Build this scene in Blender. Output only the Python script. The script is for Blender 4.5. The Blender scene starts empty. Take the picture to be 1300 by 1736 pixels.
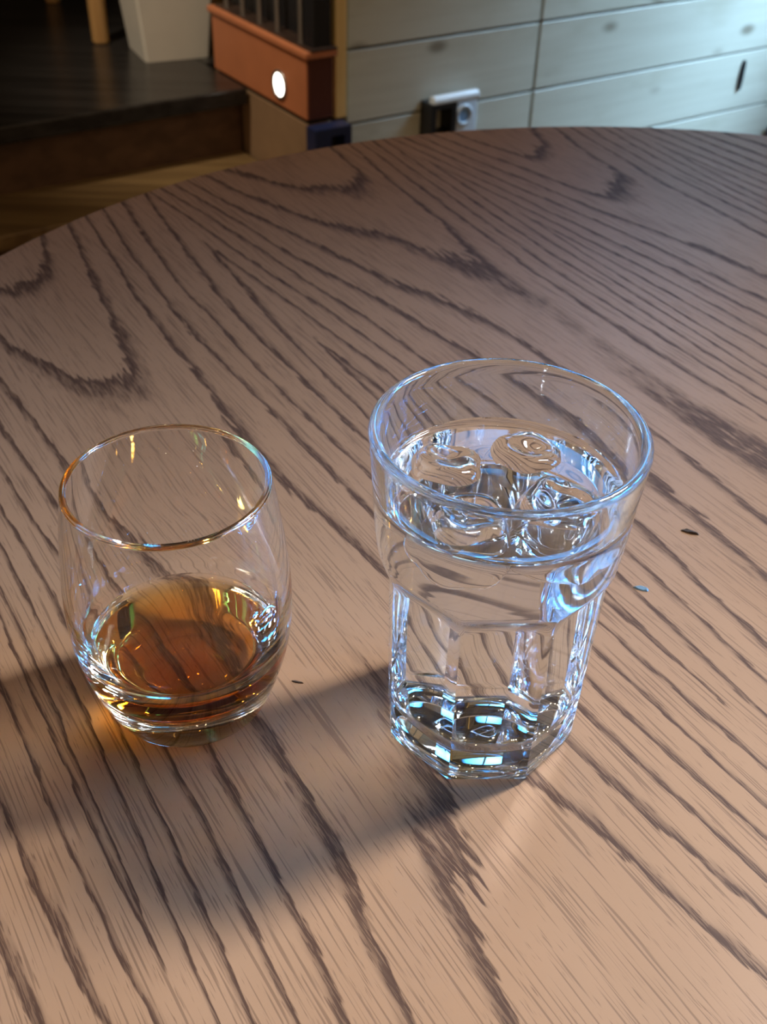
import bpy, bmesh, math, random
from mathutils import Vector, Matrix

scene = bpy.context.scene
COL = scene.collection
R = math.radians

# ------------------------------------------------------------------ camera
TABLE_Z = 0.75
CAM_H = TABLE_Z + 0.3123
pitch, roll = R(37.77), R(2.02)
right0 = Vector((1, 0, 0))
fwd = Vector((0, math.cos(pitch), -math.sin(pitch)))
up0 = Vector((0, math.sin(pitch), math.cos(pitch)))
rgt = math.cos(roll) * right0 + math.sin(roll) * up0
upv = -math.sin(roll) * right0 + math.cos(roll) * up0
cam_data = bpy.data.cameras.new('camera')
cam_data.sensor_fit = 'HORIZONTAL'
cam_data.sensor_width = 36.0
cam_data.lens = 1830.0 / 1300.0 * 36.0
cam_data.clip_start = 0.01
cam_data.dof.use_dof = True
cam_data.dof.focus_distance = 0.37
cam_data.dof.aperture_fstop = 27.0
cam = bpy.data.objects.new('camera', cam_data)
M = Matrix.Identity(4)
for i in range(3):
    M[i][0], M[i][1], M[i][2] = rgt[i], upv[i], -fwd[i]
M[0][3], M[1][3], M[2][3] = 0, 0, CAM_H
cam.matrix_world = M
COL.objects.link(cam)
scene.camera = cam

# ------------------------------------------------------------------ view / world / lights
scene.view_settings.view_transform = 'Standard'
scene.view_settings.look = 'None'
scene.view_settings.exposure = -0.05
scene.view_settings.gamma = 1.0
scene.view_settings.use_curve_mapping = False

cy = scene.cycles
cy.use_denoising = True
cy.use_adaptive_sampling = False
cy.max_bounces = 48
cy.transmission_bounces = 48
cy.glossy_bounces = 48
cy.diffuse_bounces = 3
cy.transparent_max_bounces = 16
cy.caustics_reflective = True
cy.caustics_refractive = True
cy.blur_glossy = 0.3
cy.sample_clamp_indirect = 60.0
cy.use_guiding = False

world = bpy.data.worlds.new('world')
scene.world = world
world.use_nodes = True
wbg = world.node_tree.nodes['Background']
wbg.inputs['Color'].default_value = (0.285, 0.185, 0.105, 1)
wbg.inputs['Strength'].default_value = 1.0

# the room is turned against the table: d runs along the boarded wall, n points away from us
AZ = R(34.5)
D = Vector((math.cos(AZ), math.sin(AZ), 0))
N = Vector((-math.sin(AZ), math.cos(AZ), 0))
def W(d, n, z=0.0):
    return D * d + N * n + Vector((0, 0, z))

WIN_D = 3.05      # the wall with the windows stands at this d
KEY_P, BLUE_P, HIGH_P, SIDE_P = 3.5, 7.2, 0.8, 30.0
WG_AIM = Vector((0.03, 0.28, TABLE_Z + 0.05))
AIM = Vector((0.10, 0.12, TABLE_Z))           # the patch of table the roof light's narrowed beam is aimed at
def window_light(name, loc, normal, w, h, power, color, spread=None):
    ld = bpy.data.lights.new(name, 'AREA')
    ld.shape = 'RECTANGLE'
    ld.size, ld.size_y = w, h
    ld.energy = power
    ld.color = color
    if spread: ld.spread = spread
    o = bpy.data.objects.new(name, ld)
    o.location = loc
    o.rotation_euler = (normal.to_track_quat('-Z', 'Y')).to_euler()
    COL.objects.link(o)
    return o
# windows: (n, z, width, height) in the end wall and a high band above the boards
WINDOWS = [(-1.45, 1.95, 2.74, 1.9), (1.60, 1.60, 0.50, 1.7)]
SKY = (1.66, 2.66, -0.27, 0.17)           # d0, d1, n0, n1 of the roof light in the ceiling
CLERE = (1.40, 2.95, 2.02, 2.75)          # d0, d1, z0, z1
p = W(2.16, -0.05, 3.06)
o = window_light('daylight_roof_light', p, AIM - p, 0.40, 0.85, KEY_P, (0.92, 0.96, 0.97), R(21))
for pn in (-0.55, -1.45, -2.35):              # added narrow blue beams aimed at the glasses for their reflections
    p = W(WIN_D + 0.16, pn, 1.95)
    window_light('wide_window_fill', p, WG_AIM - p, 0.84, 1.8, BLUE_P / 3, (0.05, 0.37, 1.0), R(14))
p = W(2.175, 2.16, 2.385)
window_light('high_window_fill', p, WG_AIM - p, 1.55, 0.73, HIGH_P, (0.07, 0.42, 1.0), R(20))  # added blue beam, narrowed onto the glasses to colour their highlights
p = W(WIN_D + 0.12, 1.60, 1.60)
window_light('daylight_side_window', p, W(2.62, 2.04, 0.75) - p, 0.50, 1.7, SIDE_P, (0.42, 0.70, 1.0), R(46))
# small warm ceiling bulbs of the room
for i, (x, y, z) in enumerate([(-0.55, 1.30, 2.75), (-0.38, 1.42, 2.75), (-0.21, 1.54, 2.75), (0.55, 1.55, 2.75), (0.10, 0.85, 2.75), (-1.2, 0.2, 2.75), (-0.9, -0.9, 2.75), (0.2, -1.2, 2.75), (1.2, -0.6, 2.75)]):
    ld = bpy.data.lights.new('ceiling_bulb', 'POINT')
    ld.energy = 3.6
    ld.shadow_soft_size = 0.02
    ld.color = (1.0, 0.72, 0.40)
    o = bpy.data.objects.new('ceiling_bulb', ld)
    o.location = (x, y, z)
    COL.objects.link(o)

# unseen warm spot added to brighten the plinth and planter
ld = bpy.data.lights.new('platform_fill_spot', 'SPOT')
ld.energy = 150.0
ld.spot_size = R(30)
ld.spot_blend = 0.8
ld.shadow_soft_size = 0.06
ld.color = (1.0, 0.86, 0.66)
o = bpy.data.objects.new('platform_fill_spot', ld)
o.location = W(-0.1, 2.0, 2.6)
o.rotation_euler = (W(1.2, 2.42, 0.42) - o.location).to_track_quat('-Z', 'Y').to_euler()
COL.objects.link(o)

# ------------------------------------------------------------------ helpers
def link(name, me, parent=None):
    o = bpy.data.objects.new(name, me)
    COL.objects.link(o)
    if parent is not None:
        o.parent = parent
        o.matrix_parent_inverse = parent.matrix_world.inverted()
    return o

def tag(o, label=None, cat=None, group=None, kind=None):
    if label: o['label'] = label
    if cat: o['category'] = cat
    if group: o['group'] = group
    if kind: o['kind'] = kind
    return o

def empty(name, loc, label=None, cat=None, group=None, kind=None):
    o = bpy.data.objects.new(name, None)
    o.empty_display_size = 0.05
    o.location = loc
    COL.objects.link(o)
    o.matrix_world = Matrix.Translation(Vector(loc))
    return tag(o, label, cat, group, kind)

def finish(bm, name, mat, parent=None, smooth=False):
    bmesh.ops.recalc_face_normals(bm, faces=bm.faces)
    me = bpy.data.meshes.new(name)
    bm.to_mesh(me)
    bm.free()
    for m in (mat if isinstance(mat, (list, tuple)) else [mat]):
        me.materials.append(m)
    if smooth:
        for p in me.polygons: p.use_smooth = True
    return link(name, me, parent)

def bm_box(bm, d0, d1, n0, n1, z0, z1, bev=0.0, seg=2):
    """box in the room frame (d, n, z)"""
    vs = [bm.verts.new(W(d, n, z)) for z in (z0, z1) for n in (n0, n1) for d in (d0, d1)]
    fs = [(0, 2, 3, 1), (4, 5, 7, 6), (0, 1, 5, 4), (2, 6, 7, 3), (0, 4, 6, 2), (1, 3, 7, 5)]
    faces = [bm.faces.new([vs[i] for i in f]) for f in fs]
    if bev:
        es = list({e for f in faces for e in f.edges})
        bmesh.ops.bevel(bm, geom=es, offset=bev, segments=seg, affect='EDGES', profile=0.5)
    return bm

def box(name, d0, d1, n0, n1, z0, z1, mat, parent=None, bev=0.0, seg=2):
    return finish(bm_box(bmesh.new(), d0, d1, n0, n1, z0, z1, bev, seg), name, mat, parent)

def bm_rev(bm, prof, seg, centre=(0, 0, 0), axis='Z', cap=True):
    """profile of (r, h) turned round an axis; r == 0 closes to a point"""
    c = Vector(centre)
    ax = {'Z': (Vector((1, 0, 0)), Vector((0, 1, 0)), Vector((0, 0, 1))),
          'D': (N, Vector((0, 0, 1)), D), 'N': (D, Vector((0, 0, 1)), N)}[axis]
    rings = []
    for r, h in prof:
        if r <= 1e-9:
            rings.append([bm.verts.new(c + ax[2] * h)])
        else:
            rings.append([bm.verts.new(c + ax[0] * (r * math.cos(2 * math.pi * k / seg)) + ax[1] * (r * math.sin(2 * math.pi * k / seg)) + ax[2] * h) for k in range(seg)])
    for a, b in zip(rings, rings[1:]):
        for k in range(seg):
            k2 = (k + 1) % seg
            q = [a[k % len(a)], a[k2 % len(a)], b[k2 % len(b)], b[k % len(b)]]
            u = []
            for v in q:
                if v not in u: u.append(v)
            if len(u) >= 3: bm.faces.new(u)
    return rings

# ------------------------------------------------------------------ materials
class Nodes:
    def __init__(self, name):
        self.m = bpy.data.materials.new(name)
        self.m.use_nodes = True
        self.t = self.m.node_tree
        self.t.nodes.clear()
        self.out = self.t.nodes.new('ShaderNodeOutputMaterial')
    def n(self, typ, **kw):
        nd = self.t.nodes.new('ShaderNode' + typ)
        for k, v in kw.items(): setattr(nd, k, v)
        return nd
    def set(self, sock, v):
        if isinstance(v, bpy.types.NodeSocket): self.t.links.new(v, sock)
        elif v is not None: sock.default_value = v
    def math(self, op, a, b=None, c=None, clamp=False):
        nd = self.n('Math', operation=op, use_clamp=clamp)
        for i, v in enumerate((a, b, c)):
            if v is not None: self.set(nd.inputs[i], v)
        return nd.outputs[0]
    def coords(self):
        return self.n('TexCoord').outputs['Object']
    def mapping(self, vec, rot=(0, 0, 0), scale=(1, 1, 1), loc=(0, 0, 0)):
        nd = self.n('Mapping')
        self.set(nd.inputs['Vector'], vec)
        nd.inputs['Rotation'].default_value = rot
        nd.inputs['Scale'].default_value = scale
        nd.inputs['Location'].default_value = loc
        return nd.outputs[0]
    def noise(self, vec, scale=1.0, detail=2.0, rough=0.5, dist=0.0):
        nd = self.n('TexNoise')
        self.set(nd.inputs['Vector'], vec)
        nd.inputs['Scale'].default_value = scale
        nd.inputs['Detail'].default_value = detail
        nd.inputs['Roughness'].default_value = rough
        nd.inputs['Distortion'].default_value = dist
        return nd.outputs['Fac']
    def smooth(self, v, a, b, lo=0.0, hi=1.0):
        nd = self.n('MapRange', interpolation_type='SMOOTHSTEP')
        self.set(nd.inputs[0], v)
        self.set(nd.inputs[1], a); self.set(nd.inputs[2], b)
        self.set(nd.inputs[3], lo); self.set(nd.inputs[4], hi)
        return nd.outputs[0]
    def mix(self, f, a, b, mode='MIX'):
        nd = self.n('Mix', data_type='RGBA', blend_type=mode)
        self.set(nd.inputs[0], f)
        for i, v in ((6, a), (7, b)):
            self.set(nd.inputs[i], tuple(v) + (1,) if isinstance(v, tuple) and len(v) == 3 else v)
        return nd.outputs[2]
    def bump(self, h, strength=0.3, dist=0.001):
        nd = self.n('Bump')
        nd.inputs['Strength'].default_value = strength
        nd.inputs['Distance'].default_value = dist
        self.set(nd.inputs['Height'], h)
        return nd.outputs[0]
    def principled(self, color, rough=0.5, metal=0.0, normal=None, spec=None, coat=None, coat_rough=None):
        b = self.n('BsdfPrincipled')
        self.set(b.inputs['Base Color'], tuple(color) + (1,) if isinstance(color, tuple) and len(color) == 3 else color)
        self.set(b.inputs['Roughness'], rough)
        self.set(b.inputs['Metallic'], metal)
        if normal is not None: self.set(b.inputs['Normal'], normal)
        if spec is not None: self.set(b.inputs['Specular IOR Level'], spec)
        if coat is not None: self.set(b.inputs['Coat Weight'], coat)
        if coat_rough is not None: self.set(b.inputs['Coat Roughness'], coat_rough)
        self.t.links.new(b.outputs[0], self.out.inputs['Surface'])
        return self.m

def mat_plain(name, color, rough=0.5, metal=0.0, vary=0.12, scale=18.0, spec=None):
    s = Nodes(name)
    f = s.noise(s.coords(), scale, 3.0, 0.6)
    dk = tuple(c * (1 - vary) for c in color)
    lt = tuple(min(1, c * (1 + vary)) for c in color)
    return s.principled(s.mix(f, dk, lt), rough, metal, s.bump(s.noise(s.coords(), scale * 12, 2.0), 0.08, 0.002), spec)

def mat_oak():
    s = Nodes('oak_tabletop')
    co = s.coords()
    # u along the grain, v across it
    uv = s.mapping(co, rot=(0, 0, R(57.0)))
    sep = s.n('SeparateXYZ'); s.set(sep.inputs[0], uv)
    u, v = sep.outputs[0], sep.outputs[1]
    def field(su, sv, detail=2.0, off=0.0, rough=0.5):
        cb = s.n('CombineXYZ')
        s.set(cb.inputs[0], s.math('MULTIPLY', u, su)); s.set(cb.inputs[1], s.math('MULTIPLY', v, sv)); cb.inputs[2].default_value = off
        return s.noise(cb.outputs[0], 1.0, detail, rough)
    big = field(0.85, 6.5, 0.0, 3.7)
    mid = field(9.0, 55.0, 2.0, 1.3)
    jit = field(60.0, 420.0, 2.0, 5.1)
    # flat-sawn figure: nested arches round heart lines 22 cm apart, wandering a little
    vw = s.math('ADD', v, s.math('MULTIPLY', s.math('SUBTRACT', big, 0.5), 0.085))
    ww = s.math('ABSOLUTE', s.math('SUBTRACT', s.math('FRACT', s.math('MULTIPLY_ADD', vw, 1 / 0.22, 0.5 - 0.16 / 0.22)), 0.5))
    ww = s.math('MULTIPLY', ww, 0.22)
    us = s.math('ADD', u, 0.33)
    phi = s.math('MULTIPLY', s.math('MULTIPLY', ww, ww), 500.0)
    phi = s.math('SUBTRACT', phi, s.math('MULTIPLY', s.math('MULTIPLY', us, us), 13.0))
    phi = s.math('ADD', phi, s.math('MULTIPLY_ADD', field(1.6, 9.0, 1.0, 2.2), 2.6, -0.42))
    phi = s.math('ADD', phi, s.math('MULTIPLY', mid, 0.55))
    phi = s.math('ADD', phi, s.math('MULTIPLY', jit, 0.34))
    fr = s.math('FRACT', phi)
    # porous early wood: sharp on one side, fading on the other
    band = s.math('MULTIPLY', s.smooth(fr, 0.0, 0.06), s.smooth(fr, 0.08, 0.34, 1.0, 0.0))
    # elongated pores
    p1 = field(75.0, 1250.0, 2.0, 0.0, 0.6)
    p2 = field(28.0, 1250.0, 0.0, 7.7, 0.5)
    thr = s.math('MULTIPLY_ADD', band, -0.22, 0.66)
    pore = s.smooth(s.math('SUBTRACT', p1, thr), -0.045, 0.045)
    tick = s.math('MULTIPLY', s.smooth(p2, 0.60, 0.72), 0.42)
    dark = s.math('MAXIMUM', s.math('MULTIPLY', pore, s.math('MULTIPLY_ADD', band, 0.45, 0.45)), tick)
    dark = s.math('MAXIMUM', dark, s.math('MULTIPLY', band, 0.66), clamp=True)
    tone = field(2.5, 14.0, 3.0, 9.0)
    blot = s.noise(co, 9.0, 3.0, 0.6)
    base = s.mix(tone, (0.335, 0.180, 0.092), (0.435, 0.25, 0.142))
    base = s.mix(s.math('MULTIPLY', s.smooth(blot, 0.55, 0.75), 0.25), base, (0.37, 0.185, 0.10))
    col = s.mix(dark, base, (0.055, 0.023, 0.014))
    nrm = s.bump(s.math('SUBTRACT', 1.0, s.math('MULTIPLY', dark, 1.0)), 0.15, 0.0003)
    return s.principled(col, s.math('MULTIPLY_ADD', dark, 0.16, 0.42), 0.0, nrm, 0.20)

def mat_board():
    s = Nodes('whitewashed_pine')
    co = s.n('TexCoord').outputs['Object']
    oi = s.n('ObjectInfo').outputs['Random']
    uv = s.mapping(co, rot=(0, 0, -AZ))
    sh = s.n('VectorMath', operation='ADD')
    cb = s.n('CombineXYZ'); s.set(cb.inputs[2], s.math('MULTIPLY', oi, 40.0)); s.set(cb.inputs[1], s.math('MULTIPLY', oi, 17.0))
    s.set(sh.inputs[0], uv); s.set(sh.inputs[1], cb.outputs[0])
    gr = s.noise(s.mapping(sh.outputs[0], scale=(3.0, 60, 60)), 1.0, 4.0, 0.6)
    bl = s.noise(s.mapping(sh.outputs[0], scale=(4.0, 9, 9)), 1.0, 3.0, 0.55)
    vo = s.n('TexVoronoi', feature='F1'); s.set(vo.inputs['Vector'], s.mapping(sh.outputs[0], scale=(5.0, 8.0, 10.0))); vo.inputs['Scale'].default_value = 1.0
    knot = s.smooth(vo.outputs['Distance'], 0.05, 0.20, 1.0, 0.0)
    c = s.mix(gr, (0.50, 0.49, 0.40), (0.66, 0.66, 0.56))
    c = s.mix(s.math('MULTIPLY', s.smooth(bl, 0.5, 0.75), 0.5), c, (0.42, 0.40, 0.30))
    c = s.mix(s.math('MULTIPLY', knot, 0.75), c, (0.16, 0.13, 0.085))
    return s.principled(c, 0.45, 0.0, s.bump(gr, 0.15, 0.002), 0.4)

def mat_wood(name, c0, c1, rough=0.4, scale=(2.0, 30, 30), rot=(0, 0, -AZ), spec=0.5):
    s = Nodes(name)
    g = s.noise(s.mapping(s.coords(), rot=rot, scale=scale), 1.0, 4.0, 0.6)
    return s.principled(s.mix(s.smooth(g, 0.3, 0.7), c0, c1), rough, 0.0, s.bump(g, 0.12, 0.002), spec)

def mat_glass(name, ior, rough=0.0, absorb=None, density=0.0, color=(1, 1, 1)):
    s = Nodes(name)
    g = s.n('BsdfGlass')
    g.inputs['Color'].default_value = tuple(color) + (1,)
    g.inputs['Roughness'].default_value = rough
    g.inputs['IOR'].default_value = ior
    s.t.links.new(g.outputs[0], s.out.inputs['Surface'])
    if absorb:
        va = s.n('VolumeAbsorption')
        va.inputs['Color'].default_value = tuple(absorb) + (1,)
        va.inputs['Density'].default_value = density
        s.t.links.new(va.outputs[0], s.out.inputs['Volume'])
    return s.m

def mat_emit(name, color, strength):
    s = Nodes(name)
    e = s.n('Emission')
    e.inputs['Color'].default_value = tuple(color) + (1,)
    e.inputs['Strength'].default_value = strength
    s.t.links.new(e.outputs[0], s.out.inputs['Surface'])
    return s.m

OAK = mat_oak()
BOARD = mat_board()
DARKWOOD = mat_wood('dark_stained_wood', (0.014, 0.0125, 0.012), (0.030, 0.027, 0.026), 0.26)
RISER = mat_wood('brown_riser_wood', (0.075, 0.040, 0.024), (0.13, 0.072, 0.042), 0.35)
TREAD = mat_wood('worn_amber_tread', (0.12, 0.07, 0.03), (0.22, 0.14, 0.06), 0.35)
FLOORW = mat_wood('brown_floor_boards', (0.09, 0.055, 0.032), (0.17, 0.11, 0.065), 0.35)
TERRA = mat_plain('terracotta_paint', (0.50, 0.175, 0.075), 0.5, vary=0.15)
TAN = mat_plain('tan_plaster', (0.27, 0.165, 0.09), 0.6, vary=0.2)
CAPDARK = mat_wood('dark_cap_wood', (0.030, 0.018, 0.014), (0.06, 0.035, 0.026), 0.35)
BLACK = mat_plain('black_paint', (0.012, 0.012, 0.014), 0.4)
STEEL = mat_plain('brushed_steel', (0.55, 0.55, 0.55), 0.35, 1.0)
YELLOW = mat_wood('yellow_pine_trim', (0.74, 0.50, 0.19), (0.84, 0.62, 0.28), 0.45, (30, 30, 2))
BLUE = mat_plain('blue_steel_paint', (0.016, 0.024, 0.075), 0.4)
POT = mat_plain('white_ceramic', (0.74, 0.72, 0.66), 0.35, vary=0.06)
PINE = mat_wood('honey_pine', (0.40, 0.22, 0.08), (0.55, 0.33, 0.13), 0.45, (30, 30, 2))
SOIL = mat_plain('dark_soil', (0.03, 0.02, 0.012), 0.95, vary=0.5, scale=60)
SOCKET = mat_plain('white_plastic', (0.66, 0.74, 0.82), 0.3, vary=0.02)
LED = mat_emit('led_lens', (1.0, 0.93, 0.78), 9.0)
PLASTER = mat_plain('dark_plaster', (0.06, 0.052, 0.045), 0.8)
PALEPL = mat_plain('pale_plaster', (0.45, 0.42, 0.37), 0.8)
FRAME = mat_plain('painted_window_frame', (0.25, 0.24, 0.22), 0.5)
PANE = mat_glass('window_pane_glass', 1.0, 0.0)

# ------------------------------------------------------------------ structure
fl = box('floor', -4.0, WIN_D, -4.0, 4.6, -0.06, -0.012, FLOORW)
tag(fl, kind='structure')
# floor boards run beside the steps
k = 0
n = 2.085
while n > 0.4:
    box('plank', -1.6, 1.148 if n > 2.0 else WIN_D, n - 0.118, n - 0.002, -0.012, 0.0, FLOORW, fl, 0.0015, 1)
    n -= 0.12
    k += 1

def struct(o):
    return tag(o, kind='structure')

# two steps up to a dark platform
st = struct(box('floor_platform', -3.0, 1.150, 2.325, 4.55, 0.0, 0.272, RISER))
box('tread', -3.0, 1.150, 2.282, 4.55, 0.272, 0.310, DARKWOOD, st, 0.004)
box('tread', -3.0, 1.150, 2.112, 2.325, 0.122, 0.155, TREAD, st, 0.004)
box('riser', -3.0, 1.150, 2.150, 2.325, 0.0, 0.122, RISER, st)
pf2 = box('tread', 1.225, WIN_D, 2.25, 4.55, 0.272, 0.310, DARKWOOD, st, 0.004)
box('tread', 1.150, 1.225, 2.50, 4.55, 0.272, 0.310, DARKWOOD, st, 0.004)

# boarded wall with every board proud of dark joints and a high window band
bm = bmesh.new()
c0, c1, cz0, cz1 = CLERE
bm_box(bm, 1.232, WIN_D, 2.050, 2.20, -0.012, cz0)
bm_box(bm, 1.232, WIN_D, 2.050, 2.20, cz1, 2.95)
bm_box(bm, 1.232, c0, 2.050, 2.20, cz0, cz1)
bm_box(bm, c1, WIN_D, 2.050, 2.20, cz0, cz1)
wb = struct(finish(bm, 'wall_right', PLASTER))
zs = [0.0, 0.1235]
while zs[-1] < 1.95: zs.append(zs[-1] + 0.1555)
for i in range(len(zs) - 1):
    for d0, d1 in ((1.262, 1.795), (1.795, WIN_D)):
        box('board', d0 + 0.004, d1 - 0.004, 2.036, 2.0505, zs[i] + 0.003, min(zs[i + 1], cz0) - 0.003, BOARD, wb, 0.001, 1)
w = struct(empty('window_3', W((c0 + c1) / 2, 2.06, cz0)))
for a in ((c0, c0 + 0.035, cz0, cz1), (c1 - 0.035, c1, cz0, cz1), (c0 + 0.035, c1 - 0.035, cz0, cz0 + 0.035), (c0 + 0.035, c1 - 0.035, cz1 - 0.035, cz1)):
    box('window_frame', a[0], a[1], 2.07, 2.11, a[2], a[3], FRAME, w, 0.003, 1)
for k in (1, 2):
    dm = c0 + (c1 - c0) * k / 3
    box('mullion', dm - 0.016, dm + 0.016, 2.075, 2.105, cz0 + 0.035, cz1 - 0.035, FRAME, w, 0.003, 1)
trim = struct(box('trim_1', 1.230, 1.258, 2.026, 2.056, 0.30, 2.95, YELLOW, None, 0.002))

bm = bmesh.new()
for a in ((-4.0, SKY[0], -0.9, 4.70), (SKY[1], WIN_D + 0.09, -0.9, 4.70), (SKY[0], SKY[1], -0.9, SKY[2]), (SKY[0], SKY[1], SKY[3], 4.70)):
    bm_box(bm, *a, 2.95, 3.02)
struct(finish(bm, 'ceiling', DARKWOOD))
# far dark wall behind the platform and the wall with the windows
struct(box('wall_back', -4.0, WIN_D, 4.55, 4.70, -0.012, 2.95, PLASTER))
bm = bmesh.new()
cuts = sorted(WINDOWS, key=lambda w: w[0])
ncur = -4.0
for (wn, wz, ww, wh) in cuts:
    bm_box(bm, WIN_D, WIN_D + 0.09, ncur, wn - ww / 2, -0.012, 2.95)
    bm_box(bm, WIN_D, WIN_D + 0.09, wn - ww / 2, wn + ww / 2, -0.012, wz - wh / 2)
    bm_box(bm, WIN_D, WIN_D + 0.09, wn - ww / 2, wn + ww / 2, wz + wh / 2, 2.95)
    ncur = wn + ww / 2
bm_box(bm, WIN_D, WIN_D + 0.09, ncur, 4.70, -0.012, 2.95)
struct(finish(bm, 'wall_end', PALEPL))
for i, (wn, wz, ww, wh) in enumerate(WINDOWS):
    w = struct(empty('window_%d' % (i + 1), W(WIN_D, wn, wz - wh / 2)))
    n0, n1, z0, z1 = wn - ww / 2, wn + ww / 2, wz - wh / 2, wz + wh / 2
    t = 0.035
    for a in ((n0, n0 + t, z0, z1), (n1 - t, n1, z0, z1), (n0 + t, n1 - t, z0, z0 + t), (n0 + t, n1 - t, z1 - t, z1)):
        box('window_frame', WIN_D + 0.02, WIN_D + 0.06, *a, FRAME, w, 0.003, 1)
    for mn in ([wn - 0.45, wn + 0.45] if ww > 1 else [wn]):
        box('mullion', WIN_D + 0.025, WIN_D + 0.055, mn - 0.016, mn + 0.016, z0 + t, z1 - t, FRAME, w, 0.003, 1)

# ------------------------------------------------------------------ round table
TC = Vector((0.2213, 0.4470, 0))
TR = 0.5340
tb = empty('round_table', TC, 'round oak pub table with a bold dark grain under the two glasses', 'table')
bm = bmesh.new()
th = 0.030
prof = [(0.0, TABLE_Z - th), (TR - 0.012, TABLE_Z - th), (TR - 0.004, TABLE_Z - th + 0.004), (TR, TABLE_Z - th + 0.012), (TR, TABLE_Z - 0.006), (TR - 0.0015, TABLE_Z - 0.002), (TR - 0.005, TABLE_Z), (0.0, TABLE_Z)]
bm_rev(bm, prof, 256, TC)
top = finish(bm, 'tabletop', OAK, tb)
bm = bmesh.new()
bm_rev(bm, [(0, TABLE_Z - th - 0.018), (0.16, TABLE_Z - th - 0.018), (0.16, TABLE_Z - th), (0, TABLE_Z - th)], 32, TC)
finish(bm, 'mounting_plate', BLACK, tb)
bm = bmesh.new()
bm_rev(bm, [(0, 0.045), (0.06, 0.045), (0.048, 0.09), (0.042, 0.30), (0.042, TABLE_Z - th - 0.05), (0.07, TABLE_Z - th - 0.018), (0, TABLE_Z - th - 0.018)], 32, TC)
finish(bm, 'pedestal', BLACK, tb, True)
bm = bmesh.new()
bm_rev(bm, [(0, 0.0), (0.25, 0.0), (0.25, 0.012), (0.08, 0.045), (0, 0.045)], 48, TC)
finish(bm, 'base', BLACK, tb)

# ------------------------------------------------------------------ tumblers
GLASS = mat_glass('clear_glass', 1.5)
GLASS_W = mat_glass('blue_lit_clear_glass', 1.5, color=(0.955, 0.982, 1.0))  # plain clear glass with the blue window light tinted into its colour
WAT_TOP = mat_glass('water_surface', 1.33)
WAT_WET = mat_glass('water_against_glass', 1.33 / 1.5)
ICE_TOP = mat_glass('ice_surface', 1.31)
ICE_WET = mat_glass('ice_in_water', 1.31 / 1.33)
AMBER = (0.95, 0.71, 0.08)
WHISKY = mat_glass('whisky_liquid', 1.35, 0.0, AMBER, 185.0)
_t = WHISKY.node_tree
_at = _t.nodes.new('ShaderNodeAttribute'); _at.attribute_name = 'wet'
_mr = _t.nodes.new('ShaderNodeMapRange')
_t.links.new(_at.outputs['Fac'], _mr.inputs[0])
_mr.inputs[3].default_value = 1.35          # free surface, air above
_mr.inputs[4].default_value = 1.35 / 1.5    # surface against the glass
_t.links.new(_mr.outputs[0], [x for x in _t.nodes if x.type == 'BSDF_GLASS'][0].inputs['IOR'])

def interp(tab, x):
    if x <= tab[0][0]: return tab[0][1]
    for (a, b), (c, d) in zip(tab, tab[1:]):
        if x <= c:
            return b + (d - b) * (x - a) / (c - a)
    return tab[-1][1]

def spline(pts, n):
    """Catmull-Rom through (r, z) points"""
    out = []
    P = [pts[0]] + list(pts) + [pts[-1]]
    for i in range(1, len(P) - 2):
        for j in range(n):
            t = j / n
            q = []
            for a in (0, 1):
                p0, p1, p2, p3 = P[i - 1][a], P[i][a], P[i + 1][a], P[i + 2][a]
                q.append(0.5 * ((2 * p1) + (-p0 + p2) * t + (2 * p0 - 5 * p1 + 4 * p2 - p3) * t * t + (-p0 + 3 * p1 - 3 * p2 + p3) * t ** 3))
            out.append((max(q[0], 0.0), q[1]))
    out.append(pts[-1])
    return out

def sstep(x, a, b):
    t = min(1, max(0, (x - a) / (b - a)))
    return t * t * (3 - 2 * t)

def ring_mesh(bm, fn, rows, seg):
    """rows of (key) -> ring of verts from fn(key, phi)"""
    rings = []
    for key in rows:
        if fn(key, 0.0)[0] <= 1e-7:
            rings.append([bm.verts.new((0, 0, fn(key, 0.0)[1]))])
        else:
            rg = []
            for k in range(seg):
                ph = 2 * math.pi * k / seg
                r, z = fn(key, ph)
                rg.append(bm.verts.new((r * math.cos(ph), r * math.sin(ph), z)))
            rings.append(rg)
    faces = []
    for a, b in zip(rings, rings[1:]):
        row = []
        for k in range(seg):
            k2 = (k + 1) % seg
            q = [a[k % len(a)], a[k2 % len(a)], b[k2 % len(b)], b[k % len(b)]]
            u = []
            for v in q:
                if v not in u: u.append(v)
            if len(u) >= 3: row.append(bm.faces.new(u))
        faces.append(row)
    return rings, faces

# ---- the straight-sided water tumbler, eight flat sides below a round top
WG = Vector((0.0383, 0.2803, TABLE_Z + 0.0003))
SEG = 240
OCT = R(2.8)
H_W = 0.1297
WATER_Z = 0.1085
outer_tab = [(0.0, 0.0361), (0.03, 0.0371), (0.06, 0.0379), (0.074, 0.0383), (0.082, 0.0400), (0.09, 0.0410), (0.10, 0.0418), (0.115, 0.0428), (0.126, 0.0438), (0.1297, 0.0440)]
inner_tab = [(0.0125, 0.0270), (0.02, 0.0306), (0.03, 0.0318), (0.05, 0.0326), (0.07, 0.0338), (0.082, 0.0360), (0.09, 0.0370), (0.10, 0.0379), (0.115, 0.0391), (0.126, 0.0401), (0.1297, 0.0404)]
def octf(ph):
    a = (ph - OCT - math.pi / 8) % (math.pi / 4)          # flats face front; corners at +-22.5 deg
    a = a - math.pi / 8
    return math.cos(math.pi / 8) / math.cos(a), abs(a) / (math.pi / 8)
def smooth_tab(tab, z):
    w = 0.0025
    return (interp(tab, z - w) + 2 * interp(tab, z) + interp(tab, z + w)) / 4
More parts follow.
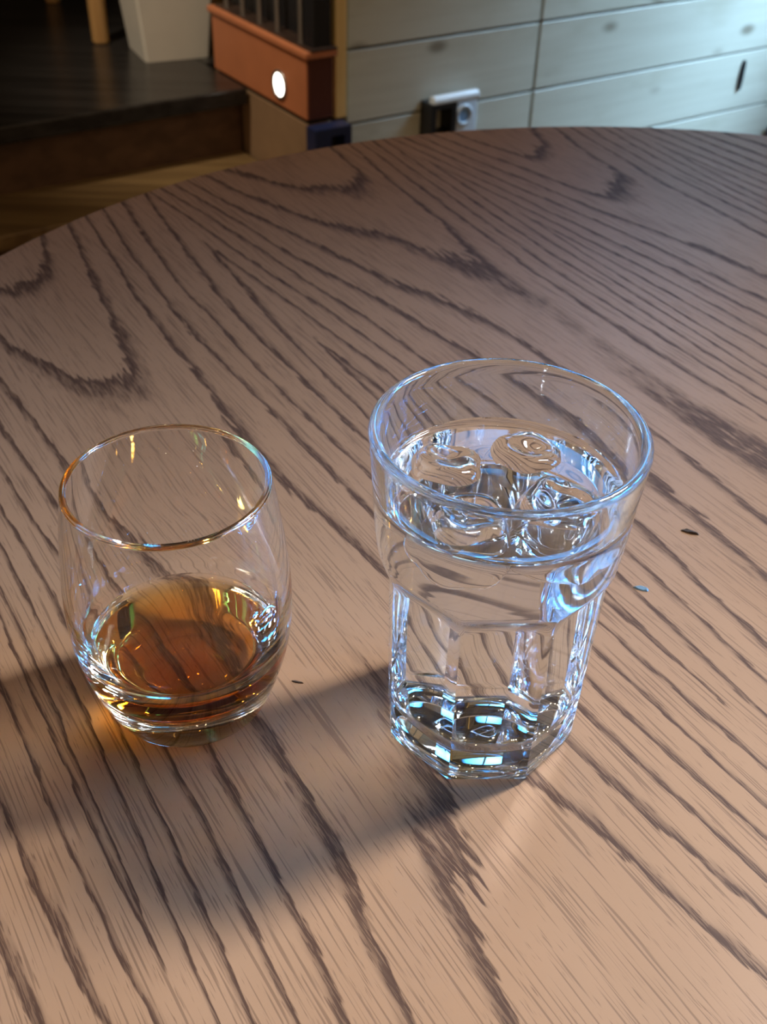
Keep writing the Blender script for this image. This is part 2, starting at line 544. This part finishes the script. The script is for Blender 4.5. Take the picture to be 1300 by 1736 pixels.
def outer_r(z, ph):
    c = smooth_tab(outer_tab, z)
    o, edge = octf(ph)
    corner = min(c, interp([(0.0, 0.0361), (0.074, 0.0381), (0.10, 0.0388)], z))
    zt = 0.0755 + 0.003 * (1 - edge * edge)                # the flats end in low arches
    b = sstep(z, zt - 0.0015, zt + 0.0075)
    return (corner * o) * (1 - b) + c * b
rows = []
rows.append(('u', 0.0, 0.0022)); rows.append(('u', 0.55, 0.0020)); rows.append(('u', 0.72, 0.0014)); rows.append(('u', 0.78, 0.0004)); rows.append(('u', 0.80, 0.0)); rows.append(('u', 0.955, 0.0)); rows.append(('u', 0.985, 0.0007))
for z in [0.002, 0.004, 0.007, 0.011, 0.016, 0.022, 0.03, 0.04, 0.05, 0.06, 0.068, 0.072]: rows.append(('o', z))
z = 0.0735
while z < 0.0905: rows.append(('o', z)); z += 0.0007
for z in [0.093, 0.097, 0.102, 0.108, 0.113, 0.118, 0.122, 0.125, 0.127]: rows.append(('o', z))
rim_mid = (0.0440 + 0.0404) / 2
rim_h = (0.0440 - 0.0404) / 2
for a in range(8, 173, 12): rows.append(('t', R(a)))
in_rows = [0.127, 0.125, 0.122, 0.118, 0.115, 0.112, 0.110, WATER_Z]
for z in in_rows: rows.append(('i', z))
def wfn(key, ph):
    if key[0] == 'u':
        c = 0.0357
        o, _ = octf(ph)
        w = sstep(key[1], 0.70, 0.95)
        return (c * key[1] * ((1 - w) + w * o) if key[1] > 0 else 0.0), key[2]
    if key[0] == 'o': return outer_r(key[1], ph), key[1]
    if key[0] == 't': return rim_mid + rim_h * math.cos(key[1]), H_W - 0.0022 + 0.0022 * math.sin(key[1])
    return smooth_tab(inner_tab, key[1]), key[1]
bm = bmesh.new()
rings, faces = ring_mesh(bm, wfn, rows, SEG)
for f in bm.faces: f.smooth = True
bm.edges.ensure_lookup_table()
# crisp vertical corners of the flats and a crisp foot
csegs = [k for k in range(SEG) if abs((((2 * math.pi * k / SEG) - OCT - math.pi / 8 + 1e-9) % (math.pi / 4))) < 2 * math.pi / SEG * 0.999]
for ri, key in enumerate(rows[:-1]):
    if key[0] in 'uo' and (key[0] == 'o' and key[1] < 0.0745 or key[0] == 'u' and key[1] > 0.9):
        if len(rings[ri]) == 1: continue
        for k in csegs:
            e = bm.edges.get((rings[ri][k], rings[ri + 1][k]))
            if e: e.smooth = False
me = bpy.data.meshes.new('water_tumbler')
bm.normal_update(); bm.to_mesh(me); bm.free()
me.materials.append(GLASS_W)
wt = link('water_tumbler', me)
wt.location = WG
tag(wt, 'tall clear glass tumbler with eight flat lower sides holding ice water', 'glass')

# embossed mark under the thick glass base: a small looped stroke
cu = bpy.data.curves.new('base_mark', 'CURVE')
cu.dimensions = '3D'
cu.bevel_depth = 0.00055
cu.bevel_resolution = 2
sp = cu.splines.new('POLY')
pts = []
for i in range(49):
    t = i / 48 * 2 * math.pi * 1.15 - 0.6
    pts.append((0.0056 * math.cos(t) * (1 - 0.12 * i / 48), 0.0040 * math.sin(t) + 0.0016 * math.sin(2 * t), 0.0019))
for i in range(12):
    f = i / 11
    a = pts[48]
    pts.append((a[0] * (1 - f) - 0.003 * f, a[1] * (1 - f) - 0.0035 * f, 0.0019))
sp.points.add(len(pts) - 1)
for p, q in zip(sp.points, pts): p.co = (*q, 1)
tmp = bpy.data.objects.new('tmp', cu); COL.objects.link(tmp)
dg = bpy.context.evaluated_depsgraph_get()
me = bpy.data.meshes.new_from_object(tmp.evaluated_get(dg))
bpy.data.objects.remove(tmp)
for p in me.polygons: p.use_smooth = True
me.materials.clear(); me.materials.append(GLASS)
bmk = link('base_mark', me, None)
bmk.parent = wt
tag(bmk, 'small looped mark pressed into the glass base')

# ---- water body: top surface + the part wetting the glass
def winner(z): return smooth_tab(inner_tab, z)
bm = bmesh.new()
zlist = [WATER_Z, 0.104, 0.10, 0.095, 0.09, 0.086, 0.082, 0.078, 0.074, 0.07, 0.065, 0.06, 0.05, 0.04, 0.03, 0.025, 0.021, 0.018, 0.016, 0.0145, 0.0134, 0.0127]
rows = [(winner(z), z) for z in zlist]
rb = rows[-1][0]
rows += [(rb * 0.97, 0.01225), (rb * 0.92, 0.01205), (rb * 0.6, 0.012), (0.0, 0.012)]
rings, faces = ring_mesh(bm, lambda key, ph: key, rows, SEG)
for row in faces:
    for f in row: f.material_index = 1
# top with a small meniscus at the wall
r0 = rows[0][0]
trow = [(r0 - 0.0006, WATER_Z - 0.0007), (r0 - 0.0015, WATER_Z - 0.0012), (r0 - 0.003, WATER_Z - 0.0015), (r0 - 0.006, WATER_Z - 0.0015)]
prev = rings[0]
for r, z in trow:
    rg = [bm.verts.new((r * math.cos(2 * math.pi * k / SEG), r * math.sin(2 * math.pi * k / SEG), z)) for k in range(SEG)]
    for k in range(SEG):
        k2 = (k + 1) % SEG
        bm.faces.new((prev[k], prev[k2], rg[k2], rg[k]))
    prev = rg
bm.faces.new(prev)
for f in bm.faces: f.smooth = True
bmesh.ops.recalc_face_normals(bm, faces=bm.faces)
wme = bpy.data.meshes.new('water')
bm.to_mesh(wme); bm.free()
for m in (WAT_TOP, WAT_WET, ICE_WET): wme.materials.append(m)
water = link('water', wme)
water.location = WG
tag(water, 'clear water filling the tall tumbler around the ice', 'water')
SURF = WATER_Z - 0.0015

# ---- ice cubes floating in the water
rnd = random.Random(5)
def ice_mesh(size, seed, dimple):
    r = random.Random(seed)
    bm = bmesh.new()
    bmesh.ops.create_uvsphere(bm, u_segments=40, v_segments=28, radius=1.0)
    p = 3.6
    ph = [r.uniform(0, 6.28) for _ in range(9)]
    for v in bm.verts:
        c = v.co
        m = (abs(c.x) ** p + abs(c.y) ** p + abs(c.z) ** p) ** (-1 / p)
        c = c * m
        w = 1 + 0.035 * math.sin(3.1 * c.x + ph[0]) * math.sin(2.7 * c.y + ph[1]) + 0.03 * math.sin(4.3 * c.z + ph[2] + 2 * c.x) + 0.02 * math.sin(6 * c.y + 5 * c.x + ph[3])
        c = c * w
        if c.z > 0:   # hollowed upper face
            rr = math.hypot(c.x, c.y)
            c.z -= dimple * math.exp(-(rr / 0.45) ** 2)
        v.co = Vector((c.x * size[0], c.y * size[1], c.z * size[2]))
    return bm
ICES = [(-0.0120, -0.0165, 0.0125, 0.0115, 0.0110, 14, 0.22, 'rounded ice cube floating beside the near side of the tumbler'),
        (0.0165, -0.0080, 0.0125, 0.0118, 0.0112, -28, 0.15, 'tilted ice cube floating at the window side of the tumbler'),
        (0.0085, 0.0190, 0.0120, 0.0110, 0.0105, 35, 0.25, 'ice cube floating against the wall side of the tumbler'),
        (-0.0185, 0.0105, 0.0120, 0.0115, 0.0105, -8, 0.18, 'ice cube floating in the tumbler on the side facing the whisky glass')]
ice_objs = []
for i, (x, y, a, b, c, rz, dm, lab) in enumerate(ICES):
    bm = ice_mesh((a, b, c), 11 + i, dm)
    rot = Matrix.Rotation(R(rz), 4, 'Z') @ Matrix.Rotation(R(rnd.uniform(-9, 9)), 4, 'X') @ Matrix.Rotation(R(rnd.uniform(-9, 9)), 4, 'Y')
    bmesh.ops.transform(bm, matrix=Matrix.Translation((x, y, SURF - c + 0.0038)) @ rot, verts=bm.verts)
    bmesh.ops.bisect_plane(bm, geom=bm.verts[:] + bm.edges[:] + bm.faces[:], plane_co=(0, 0, SURF), plane_no=(0, 0, 1))
    for f in bm.faces:
        f.smooth = True
        f.material_index = 2
    me = bpy.data.meshes.new('ice_cube')
    bm.to_mesh(me); bm.free()
    for m in (ICE_TOP, ICE_WET, ICE_WET): me.materials.append(m)
    o = link('ice_cube', me)
    o.location = WG
    tag(o, lab, 'ice cube', 'ice cubes in the water tumbler')
    ice_objs.append(o)
bpy.context.view_layer.update()
for o in ice_objs:
    md = water.modifiers.new('cut', 'BOOLEAN')
    md.operation = 'DIFFERENCE'
    md.solver = 'EXACT'
    md.object = o
dg = bpy.context.evaluated_depsgraph_get()
cut = bpy.data.meshes.new_from_object(water.evaluated_get(dg))
water.modifiers.clear()
bm = bmesh.new(); bm.from_mesh(cut)
kill = [f for f in bm.faces if f.material_index == 2]
print('water faces', len(bm.faces), 'ice faces cut', len(kill))
bmesh.ops.delete(bm, geom=kill, context='FACES')
bm.to_mesh(cut); bm.free()
water.data = cut
for o in ice_objs:
    for p in o.data.polygons:
        p.material_index = 0 if p.center.z > SURF else 1

# ---- whisky tumbler: bellied round glass with a thick base
KG = Vector((-0.0713, 0.2838, TABLE_Z + 0.0003))
H_K = 0.1022
WHI_Z = 0.0335
outer = spline([(0.0258, 0.0012), (0.0295, 0.0042), (0.0322, 0.010), (0.0354, 0.020), (0.0379, 0.030), (0.0393, 0.040), (0.0398, 0.050), (0.0395, 0.060), (0.0381, 0.075), (0.0362, 0.090), (0.0342, 0.1015)], 6)
inner_full = spline([(0.0322, 0.1015), (0.0344, 0.090), (0.0364, 0.075), (0.0379, 0.060), (0.0378, 0.050), (0.0368, 0.042), (0.0352, 0.0365), (0.0341, WHI_Z), (0.0315, 0.0275), (0.0280, 0.0220), (0.0240, 0.0185), (0.0190, 0.0170), (0.010, 0.0162), (0.0, 0.0160)], 6)
cutk = min(range(len(inner_full)), key=lambda i: abs(inner_full[i][1] - WHI_Z))
rim = [(0.0332 + 0.0009 * math.cos(R(a)), 0.1012 + 0.0009 * math.sin(R(a))) for a in range(10, 171, 10)]
gp = [(0.0, 0.0016), (0.012, 0.0014), (0.019, 0.0006), (0.0215, 0.0), (0.0240, 0.0002)] + outer + rim + inner_full[:cutk + 1]
bm = bmesh.new()
ring_mesh(bm, lambda key, ph: key, gp, 160)
for f in bm.faces: f.smooth = True
me = bpy.data.meshes.new('whisky_tumbler')
bm.normal_update(); bm.to_mesh(me); bm.free()
me.materials.append(GLASS)
kt = link('whisky_tumbler', me); kt.location = KG
tag(kt, 'short bellied clear glass tumbler with a thick base holding whisky', 'glass')
bm = bmesh.new()
wet = inner_full[cutk:]
zc = wet[0][1]; rc = wet[0][0]
rings, faces = ring_mesh(bm, lambda key, ph: key, [(0.0, zc - 0.0012), (rc - 0.006, zc - 0.0012), (rc - 0.003, zc - 0.0011), (rc - 0.0014, zc - 0.0009), (rc - 0.0006, zc - 0.0005)] + wet, 160)
for i, row in enumerate(faces):
    for f in row:
        f.smooth = True
        f.material_index = 0 if i < 5 else 1
bmesh.ops.recalc_face_normals(bm, faces=bm.faces)
me = bpy.data.meshes.new('whisky')
bm.to_mesh(me); bm.free()
at = me.attributes.new('wet', 'FLOAT', 'FACE')
for p in me.polygons:
    at.data[p.index].value = float(p.material_index)
    p.material_index = 0
me.materials.append(WHISKY)
wh = link('whisky', me); wh.location = KG
tag(wh, 'shallow pool of amber whisky in the bellied tumbler', 'whisky')

def fix_normals(o, inward_probe):
    """make sure the outer surface faces out"""
    me = o.data
    s = 0.0
    for p in me.polygons:
        c = p.center
        if 0.005 < c.z < 0.03 and math.hypot(c.x, c.y) > inward_probe:
            s += p.normal.x * c.x + p.normal.y * c.y
    if s < 0:
        me.flip_normals()
fix_normals(wt, 0.033)
fix_normals(kt, 0.0)

# ------------------------------------------------------------------ plinth with step light and railing
pl = empty('railing_plinth', W(1.186, 2.24, 0), 'low terracotta plinth with dark railing bars and a round step light', 'plinth')
box('base', 1.158, 1.219, 2.022, 2.47, 0.0, 0.300, TAN, pl, 0.003)
box('plinth_block', 1.153, 1.219, 2.017, 2.455, 0.310, 0.436, TERRA, pl, 0.003)
box('shadow_gap', 1.160, 1.212, 2.024, 2.45, 0.298, 0.312, BLACK, pl)
box('end_panel', 1.156, 1.216, 2.013, 2.020, 0.313, 0.434, mat_plain('dark_red_paint', (0.085, 0.022, 0.014), 0.45), pl, 0.002)
box('cap', 1.147, 1.226, 2.008, 2.466, 0.434, 0.449, TERRA, pl, 0.004)
box('cap_top', 1.160, 1.224, 2.007, 2.45, 0.4485, 0.4535, CAPDARK, pl, 0.001)
box('post', 1.172, 1.214, 2.018, 2.060, 0.450, 1.25, BLACK, pl, 0.003)
for nn in (2.075, 2.175, 2.255, 2.335, 2.415):
    bm = bmesh.new()
    bm_rev(bm, [(0, 0.450), (0.0065, 0.450), (0.0065, 1.2), (0, 1.2)], 16, W(1.176, nn))
    finish(bm, 'baluster', STEEL, pl, False)
box('screen', 1.200, 1.208, 2.06, 2.44, 0.450, 1.2, BLACK, pl)
box('handrail', 1.160, 1.224, 2.01, 2.46, 1.2, 1.25, CAPDARK, pl, 0.004)
bm = bmesh.new()
bm_rev(bm, [(0.0235, 0.0), (0.031, 0.0), (0.031, -0.004), (0.0285, -0.0055), (0.0245, -0.005), (0.0235, 0.0)], 48, W(1.153, 2.130, 0.356), 'D')
lamp = finish(bm, 'step_light', STEEL, pl, True)
tag(lamp, 'lit round step light with a steel ring')
bm = bmesh.new()
bm_rev(bm, [(0, 0.0), (0.0236, 0.0), (0.0236, -0.002), (0.018, -0.0034), (0, -0.0042)], 48, W(1.153, 2.130, 0.356), 'D')
finish(bm, 'lens', LED, lamp, True)

# blue steel bracket at the foot of the plinth
br = empty('steel_bracket', W(1.193, 2.0, 0.0), 'dark blue steel box bracket with a square hole below the plinth', 'bracket')
bm = bmesh.new()
d0, d1, z0, z1 = 1.148, 1.238, 0.17, 0.302
h0, h1, g0, g1 = 1.188, 1.222, 0.245, 0.284
n0, n1 = 1.972, 2.010
for a in ((d0, h0, z0, z1), (h1, d1, z0, z1), (h0, h1, z0, g0), (h0, h1, g1, z1)):
    bm_box(bm, a[0], a[1], n0, n1, a[2], a[3])
bmesh.ops.remove_doubles(bm, verts=bm.verts, dist=1e-5)
finish(bm, 'bracket_body', BLUE, br)
box('hole_back', h0, h1, n1 - 0.004, n1 - 0.001, g0, g1, BLACK, br)
box('foot', d0 + 0.01, d1 - 0.01, n0 + 0.004, n1, 0.0, z0, BLUE, br)

# ------------------------------------------------------------------ white planter and pine stool on the platform
pt = empty('square_planter', W(1.11, 2.64, 0.31), 'white tapered square planter standing on the dark platform beside the plinth', 'planter')
bm = bmesh.new()
cx_, cn_ = 1.117, 2.635
ang = R(-8)
def sq(h, z):
    return [bm.verts.new(W(cx_ + math.cos(ang) * a - math.sin(ang) * b, cn_ + math.sin(ang) * a + math.cos(ang) * b, z)) for a, b in ((-h, -h), (h, -h), (h, h), (-h, h))]
R0, R1, R2, R3 = sq(0.080, 0.3102), sq(0.112, 0.66), sq(0.103, 0.66), sq(0.097, 0.60)
bm.faces.new(R0[::-1])
for a, b in ((R0, R1), (R1, R2), (R2, R3)):
    for k in range(4): bm.faces.new((a[k], a[(k + 1) % 4], b[(k + 1) % 4], b[k]))
bm.faces.new(R3)
es = [e for e in bm.edges if abs(e.verts[0].co.z - e.verts[1].co.z) > 0.2]
bmesh.ops.bevel(bm, geom=es, offset=0.006, segments=3, affect='EDGES')
finish(bm, 'pot', POT, pt)
bm = bmesh.new()
v4 = [bm.verts.new(W(cx_ + math.cos(ang) * a - math.sin(ang) * b, cn_ + math.sin(ang) * a + math.cos(ang) * b, z)) for z in (0.601, 0.63) for a, b in ((-0.099, -0.099), (0.099, -0.099), (0.099, 0.099), (-0.099, 0.099))]
for f in ((0, 1, 2, 3), (4, 5, 6, 7), (0, 1, 5, 4), (1, 2, 6, 5), (2, 3, 7, 6), (3, 0, 4, 7)): bm.faces.new([v4[i] for i in f])
finish(bm, 'soil', SOIL, pt)

sl = empty('pine_stool', W(1.15, 2.93, 0.31), 'honey pine stool on the dark platform behind the white planter', 'stool')
for (d, n_) in ((1.000, 2.785), (1.36, 2.84), (1.04, 3.24), (1.40, 3.24)):
    bm = bmesh.new()
    bm_rev(bm, [(0, 0.3102), (0.019, 0.3102), (0.0215, 0.315), (0.0235, 0.75), (0, 0.75)], 20, W(d, n_))
    finish(bm, 'leg', PINE, sl, False)
bm = bmesh.new(); bm_rev(bm, [(0, 0.75), (0.26, 0.75), (0.268, 0.758), (0.268, 0.778), (0.26, 0.785), (0, 0.785)], 48, W(1.195, 3.06)); finish(bm, 'seat', PINE, sl)

# ------------------------------------------------------------------ wall socket, slot, low box
ws = empty('wall_socket', W(1.54, 2.036, 0.22), 'white wall socket with a black flap frame and rolled top on pale boards', 'socket')
wf = 2.0355
box('face_plate', 1.538, 1.616, wf - 0.014, wf, 0.212, 0.296, SOCKET, ws, 0.004)
bm = bmesh.new()
bm_rev(bm, [(0.016, 0.0), (0.024, 0.0), (0.024, -0.0035), (0.021, -0.005), (0.017, -0.004), (0.016, 0.0)], 40, W(1.577, wf - 0.0135, 0.258), 'N')
finish(bm, 'socket_ring', SOCKET, ws, True)
bm = bmesh.new()
bm_rev(bm, [(0, 0), (0.016, 0), (0.016, -0.0012), (0, -0.0012)], 32, W(1.577, wf - 0.0137, 0.258), 'N')
finish(bm, 'socket_well', mat_plain('blue_grey_plastic', (0.22, 0.36, 0.55), 0.35), ws)
bm = bmesh.new()
a0, a1, b0, b1 = 1.462, 1.532, 0.222, 0.304
t = 0.013
for q in ((a0, a0 + t, b0, b1), (a1 - t, a1, b0, b1), (a0 + t, a1 - t, b0, b0 + t), (a0 + t, a1 - t, b1 - t, b1)):
    bm_box(bm, q[0], q[1], wf - 0.045, wf, q[2], q[3])
bmesh.ops.remove_doubles(bm, verts=bm.verts, dist=1e-5)
finish(bm, 'flap_frame', BLACK, ws)
bm = bmesh.new()
bm_rev(bm, [(0, 0.0), (0.010, 0.0), (0.012, 0.002), (0.012, 0.126), (0.010, 0.128), (0.007, 0.128), (0.007, 0.122), (0, 0.122)], 28, W(1.468, wf - 0.034, 0.308), 'D')
finish(bm, 'rolled_top', SOCKET, ws, False)

bm = bmesh.new()
c = W(2.546, 2.036, 0.216)
tilt = 0.02
vs = []
for dn in (0.0, -0.004):
    ring = []
    for k_ in range(28):
        a = 2 * math.pi * k_ / 28
        z = 0.040 * math.sin(a); d = 0.0085 * math.copysign(abs(math.cos(a)) ** 0.5, math.cos(a))
        ring.append(bm.verts.new(c + D * d + N * dn + Vector((0, 0, z))))
    vs.append(ring)
bm.faces.new(vs[0][::-1]); bm.faces.new(vs[1])
for k_ in range(28): bm.faces.new((vs[0][k_], vs[0][(k_ + 1) % 28], vs[1][(k_ + 1) % 28], vs[1][k_]))
o = finish(bm, 'finger_slot_plate', BLACK)
tag(o, 'narrow dark upright plate on a lower board of the pale wall', 'plate')
lb = box('floor_box', 2.705, 2.98, 1.90, 2.030, 0.0, 0.062, BLUE, None, 0.006)
tag(lb, 'low dark navy box on the floor against the pale boards', 'box')

# ------------------------------------------------------------------ crumbs on the table
def flake(name, x, y, l, w, h, rz, seed, mat, label, cat):
    r = random.Random(seed)
    bm = bmesh.new()
    m = 9
    lo, hi = [], []
    for k_ in range(m):
        a = 2 * math.pi * k_ / m
        s_ = 1 + r.uniform(-0.25, 0.2)
        px, py = l * math.cos(a) * s_, w * math.sin(a) * s_
        lo.append(bm.verts.new((px, py, 0.0)))
        hi.append(bm.verts.new((px * 0.75, py * 0.75, h * (1 + r.uniform(-0.4, 0.4)))))
    bm.faces.new(lo[::-1]); bm.faces.new(hi)
    for k_ in range(m): bm.faces.new((lo[k_], lo[(k_ + 1) % m], hi[(k_ + 1) % m], hi[k_]))
    o = finish(bm, name, mat)
    o.location = (x, y, TABLE_Z + 0.0001)
    o.rotation_euler = (0, 0, rz)
    return tag(o, label, cat)
CHIP = mat_plain('blue_grey_chip', (0.16, 0.26, 0.33), 0.3)
CRUMB = mat_plain('dark_crumb', (0.05, 0.03, 0.02), 0.6)
flake('paint_chip', 0.1140, 0.3549, 0.0035, 0.0017, 0.0006, R(-20), 3, CHIP, 'tiny blue-grey chip lying on the oak beside the tall tumbler', 'chip')
flake('crumb', 0.1435, 0.3956, 0.0045, 0.0013, 0.0009, R(-15), 4, CRUMB, 'tiny dark splinter lying on the oak beyond the blue-grey chip', 'crumb')
flake('crumb', -0.0311, 0.2923, 0.0028, 0.0006, 0.0004, R(-12), 8, CRUMB, 'tiny dark sliver lying on the oak between the two glasses', 'crumb')
